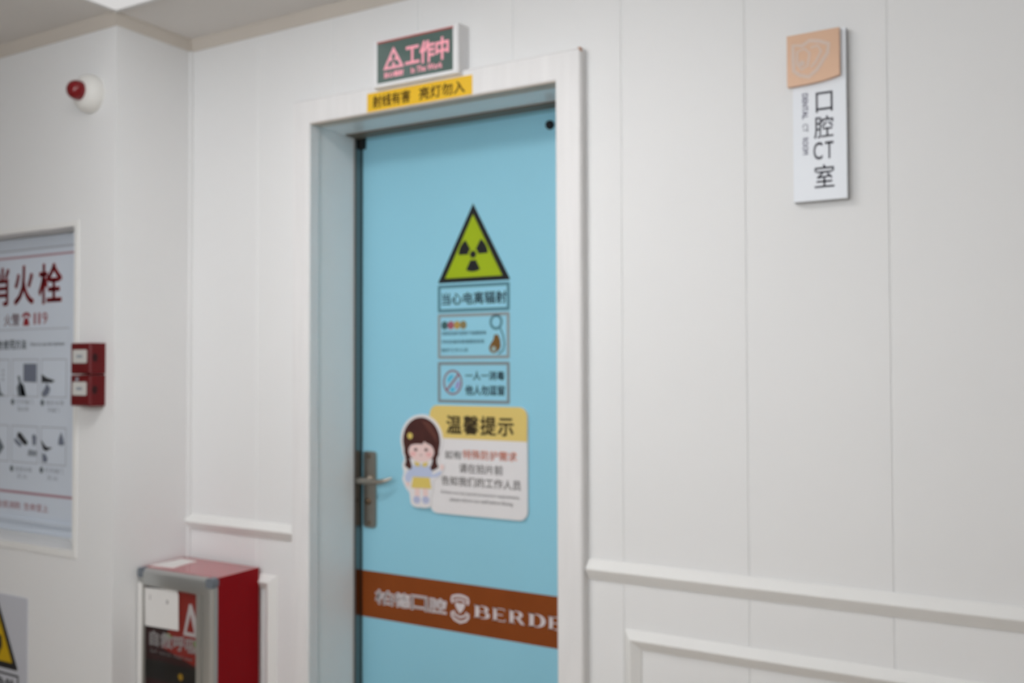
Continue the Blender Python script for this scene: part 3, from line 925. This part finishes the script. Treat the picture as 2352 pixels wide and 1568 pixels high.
# ------------------------------------------------------------------ electric hazard plate
ep = empty('hazard_plate', (-3.43, YL, 0.19))
tag(ep, 'pale wall plate with black and yellow hazard triangle at the lower left', 'sign')
MB().prism(rrect(-3.620, -3.242, 0.19, 0.594, 0.006), YL - 0.004, YL).build('plate', 'sign_white', ep)
ey = YL - 0.004
MB().prism([(-3.430, 0.582), (-3.565, 0.326), (-3.560, 0.320), (-3.302, 0.322), (-3.296, 0.328)], ey - 0.0006, ey).build('black_border', 'black', ep)
MB().prism([(-3.430, 0.540), (-3.530, 0.346), (-3.330, 0.346)], ey - 0.0012, ey - 0.0006).build('yellow_field', 'sign_yellow', ep)
MB().prism([(-3.436, 0.490), (-3.410, 0.490), (-3.424, 0.440), (-3.396, 0.440), (-3.392, 0.400), (-3.420, 0.352), (-3.446, 0.360), (-3.432, 0.410), (-3.456, 0.414)], ey - 0.0018, ey - 0.0012).build('lightning_bolt', 'black', ep)
border(-3.575, -3.290, 0.212, 0.306, 0.008, ey - 0.0006, ey, 'poster_black', ep)
text('有电危险', -3.550, -3.312, 0.228, 0.286, ey, 'poster_black', ep, bold=0.02)

# ------------------------------------------------------------------ red fire cabinet by the door
fc = empty('fire_cabinet', (-2.578, -0.11, 0))
tag(fc, 'tall red metal fire cabinet with aluminium framed front beside the door', 'cabinet')
CX0, CX1, CY0, CY1, CZ1 = -2.764, -2.392, -0.205, -0.019, 0.739
MB().box(CX0, CX1, CY0, CY1, 0.0, CZ1).build('body', 'cabinet_red', fc)
MB().box(CX0, CX1, CY0, CY1, CZ1, CZ1 + 0.0015).build('lit_top_plate', 'cabinet_red_lit', fc)
fd = MB().box(CX0 + 0.012, CX1 - 0.004, CY0 - 0.006, CY0, 0.02, CZ1 - 0.012).build('front_door', 'cabinet_red', fc)
FY = CY0 - 0.022


def bar_h(z, sg, w_, x0, x1):
    prof = [(0, 0), (0, -0.010), (0.006, -0.019), (0.014, -0.023), (w_ - .004, -0.021), (w_, -0.016), (w_, 0)]
    n = len(prof)
    vs = [(x, CY0 + y, z + sg * s) for x in (x0, x1) for s, y in prof]
    MB().add(vs, [(i, (i + 1) % n, (i + 1) % n + n, i + n) for i in range(n)] + [tuple(range(n)), tuple(range(n, 2 * n))], True).build('frame_rail', 'aluminium', fd)


def bar_v(x, sg, w_, z0, z1, groove):
    prof = [(0, 0), (0, -0.010), (0.006, -0.019), (0.014, -0.023)]
    if groove:
        prof += [(w_ * .50, -0.023), (w_ * .54, -0.015), (w_ * .66, -0.015), (w_ * .70, -0.022)]
    prof += [(w_ - .004, -0.021), (w_, -0.016), (w_, 0)]
    n = len(prof)
    vs = [(x + sg * s, CY0 + y, z) for z in (z0, z1) for s, y in prof]
    MB().add(vs, [(i, (i + 1) % n, (i + 1) % n + n, i + n) for i in range(n)] + [tuple(range(n)), tuple(range(n, 2 * n))], True).build('frame_stile', 'aluminium', fd)


bar_h(CZ1, -1, 0.060, CX0 + 0.026, CX1 - 0.030)
bar_h(0.012, 1, 0.060, CX0 + 0.026, CX1 - 0.030)
bar_v(CX1, -1, 0.084, 0.040, CZ1 - 0.030, True)
bar_v(CX0, 1, 0.026, 0.040, CZ1 - 0.030, False)
for x0, x1 in ((CX0 - 0.001, CX0 + 0.028), (CX1 - 0.032, CX1 + 0.001)):
    for z0, z1 in ((CZ1 - 0.032, CZ1 + 0.002), (0.008, 0.042)):
        MB().prism(rrect(x0, x1, z0, z1, 0.010), CY0 - 0.0235, CY0 + 0.004).build('corner_cap', 'plastic_grey', fd)
# printed panel behind the clear window
WX0, WX1 = CX0 + 0.024, CX1 - 0.080
PY = CY0 - 0.0075
panel = MB().box(WX0, WX1, PY, CY0 - 0.005, 0.05, CZ1 - 0.055).build('printed_panel', 'print_maroon', fc)
k0, k1 = PY - 0.0005, PY


def pp(pts, m, name='print', k=0):
    return MB().prism(pts, k0 - 0.0004 * k, k1).build(name, m, panel)


pp([(-2.62, 0.684), (WX1, 0.684), (WX1, 0.430), (-2.66, 0.475), (-2.62, 0.54)], 'print_red')
pp([(-2.520, 0.640), (-2.507, 0.640), (-2.472, 0.560), (-2.472, 0.532), (-2.548, 0.532)], 'print_white', k=1)
pp([(-2.513, 0.606), (-2.494, 0.545), (-2.532, 0.545)], 'print_red', k=2)
pp([(WX0, 0.425), (WX1, 0.425), (WX1, 0.36), (WX0, 0.36)], 'print_black')
pp([(-2.735, 0.30), (-2.48, 0.30), (-2.48, 0.08), (-2.735, 0.08)], 'print_red')
text('自救呼吸', -2.716, -2.480, 0.476, 0.524, PY - 0.0009, 'print_white', panel, bold=0.03)
text('Self rescue respirator', -2.714, -2.500, 0.447, 0.461, PY - 0.0009, 'print_white', panel, bold=0.01)
pp([(-2.645, 0.520), (-2.620, 0.528), (-2.600, 0.515), (-2.625, 0.505)], 'print_green', k=1)
pp([(-2.500, 0.515), (-2.476, 0.520), (-2.476, 0.498), (-2.492, 0.500)], 'print_green', k=3)
MB().ell(-2.560, 0.388, 0.012, 0.012, k0 - .0004, k1, 16).build('print', 'print_yellow', panel)
# clear acrylic sheet in front
gm = bpy.data.materials.new('clear_acrylic')
gm.use_nodes = True
gb = gm.node_tree.nodes['Principled BSDF']
gb.inputs['Base Color'].default_value = (0.03, 0.03, 0.03, 1)
gb.inputs['Roughness'].default_value = 0.08
gb.inputs['Alpha'].default_value = 0.10
MATS['clear_acrylic'] = gm
MB().box(WX0, WX1, CY0 - 0.0115, CY0 - 0.0105, 0.06, CZ1 - 0.055).build('clear_window', 'clear_acrylic', fd)
bar_i = MB().box(CX0 + 0.002, CX0 + 0.026, CY0 - 0.0245, CY0 - 0.0225, 0.05, CZ1 - 0.050).build('white_edge_strip', 'paper', fd)
# inspection card taped to the window
card = empty('inspection_card', (-2.655, CY0, 0.54))
tag(card, 'white paper card taped to the window of the red fire cabinet', 'card')
MB().prism([(-2.739, 0.672), (-2.575, 0.680), (-2.568, 0.664), (-2.566, 0.545), (-2.736, 0.540)], CY0 - 0.0135, CY0 - 0.0120).build('sheet', 'paper', card)
MB().box(-2.627, -2.617, CY0 - 0.0139, CY0 - 0.0135, 0.628, 0.642).build('ink_mark', 'paper_mark', card)
MB().box(-2.712, -2.708, CY0 - 0.0139, CY0 - 0.0135, 0.632, 0.650).build('ink_mark', 'paper_mark', card)
sheet = MB()
sheet.add([(-2.752, -0.190, CZ1 + 0.0015), (-2.645, -0.176, CZ1 + 0.0015), (-2.661, -0.056, CZ1 + 0.0015), (-2.746, -0.052, CZ1 + 0.0015),
           (-2.752, -0.190, CZ1 + 0.0025), (-2.645, -0.176, CZ1 + 0.0025), (-2.661, -0.056, CZ1 + 0.0025), (-2.746, -0.052, CZ1 + 0.0025)],
          [(3, 2, 1, 0), (4, 5, 6, 7), (0, 1, 5, 4), (1, 2, 6, 5), (2, 3, 7, 6), (3, 0, 4, 7)])
tag(sheet.build('paper_sheet', 'paper'), 'loose white paper sheet lying on top of the red fire cabinet', 'paper')

# ------------------------------------------------------------------ ceiling lamps
names = ['square ceiling light panel above the projecting wall corner', 'square ceiling light panel in front of the door',
         'square ceiling light panel at the far left of the corridor', 'added square ceiling light panel nearest the right end of the corridor']
for i, (cx, cy, hx, hy_, st) in enumerate(PANELS):
    t = tag(empty('ceiling_light', (cx, cy, ZC)), names[i], 'light', 'square panels in the corridor ceiling')
    MB().add([(cx - hx, cy - hy_, ZC - .008), (cx + hx, cy - hy_, ZC - .008), (cx + hx, cy + hy_, ZC - .008), (cx - hx, cy + hy_, ZC - .008),
              (cx - hx + .012, cy - hy_ + .012, ZC - .008), (cx + hx - .012, cy - hy_ + .012, ZC - .008), (cx + hx - .012, cy + hy_ - .012, ZC - .008), (cx - hx + .012, cy + hy_ - .012, ZC - .008),
              (cx - hx, cy - hy_, ZC), (cx + hx, cy - hy_, ZC), (cx + hx, cy + hy_, ZC), (cx - hx, cy + hy_, ZC)],
             [(0, 1, 5, 4), (1, 2, 6, 5), (2, 3, 7, 6), (3, 0, 4, 7), (0, 1, 9, 8), (1, 2, 10, 9), (2, 3, 11, 10), (3, 0, 8, 11)]).build('frame', 'lamp_frame', t)
    MB().box(cx - hx + .012, cx + hx - .012, cy - hy_ + .012, cy + hy_ - .012, ZC - 0.0065, ZC - 0.001).build('diffuser', 'lamp_diffuser_%d' % i, t)
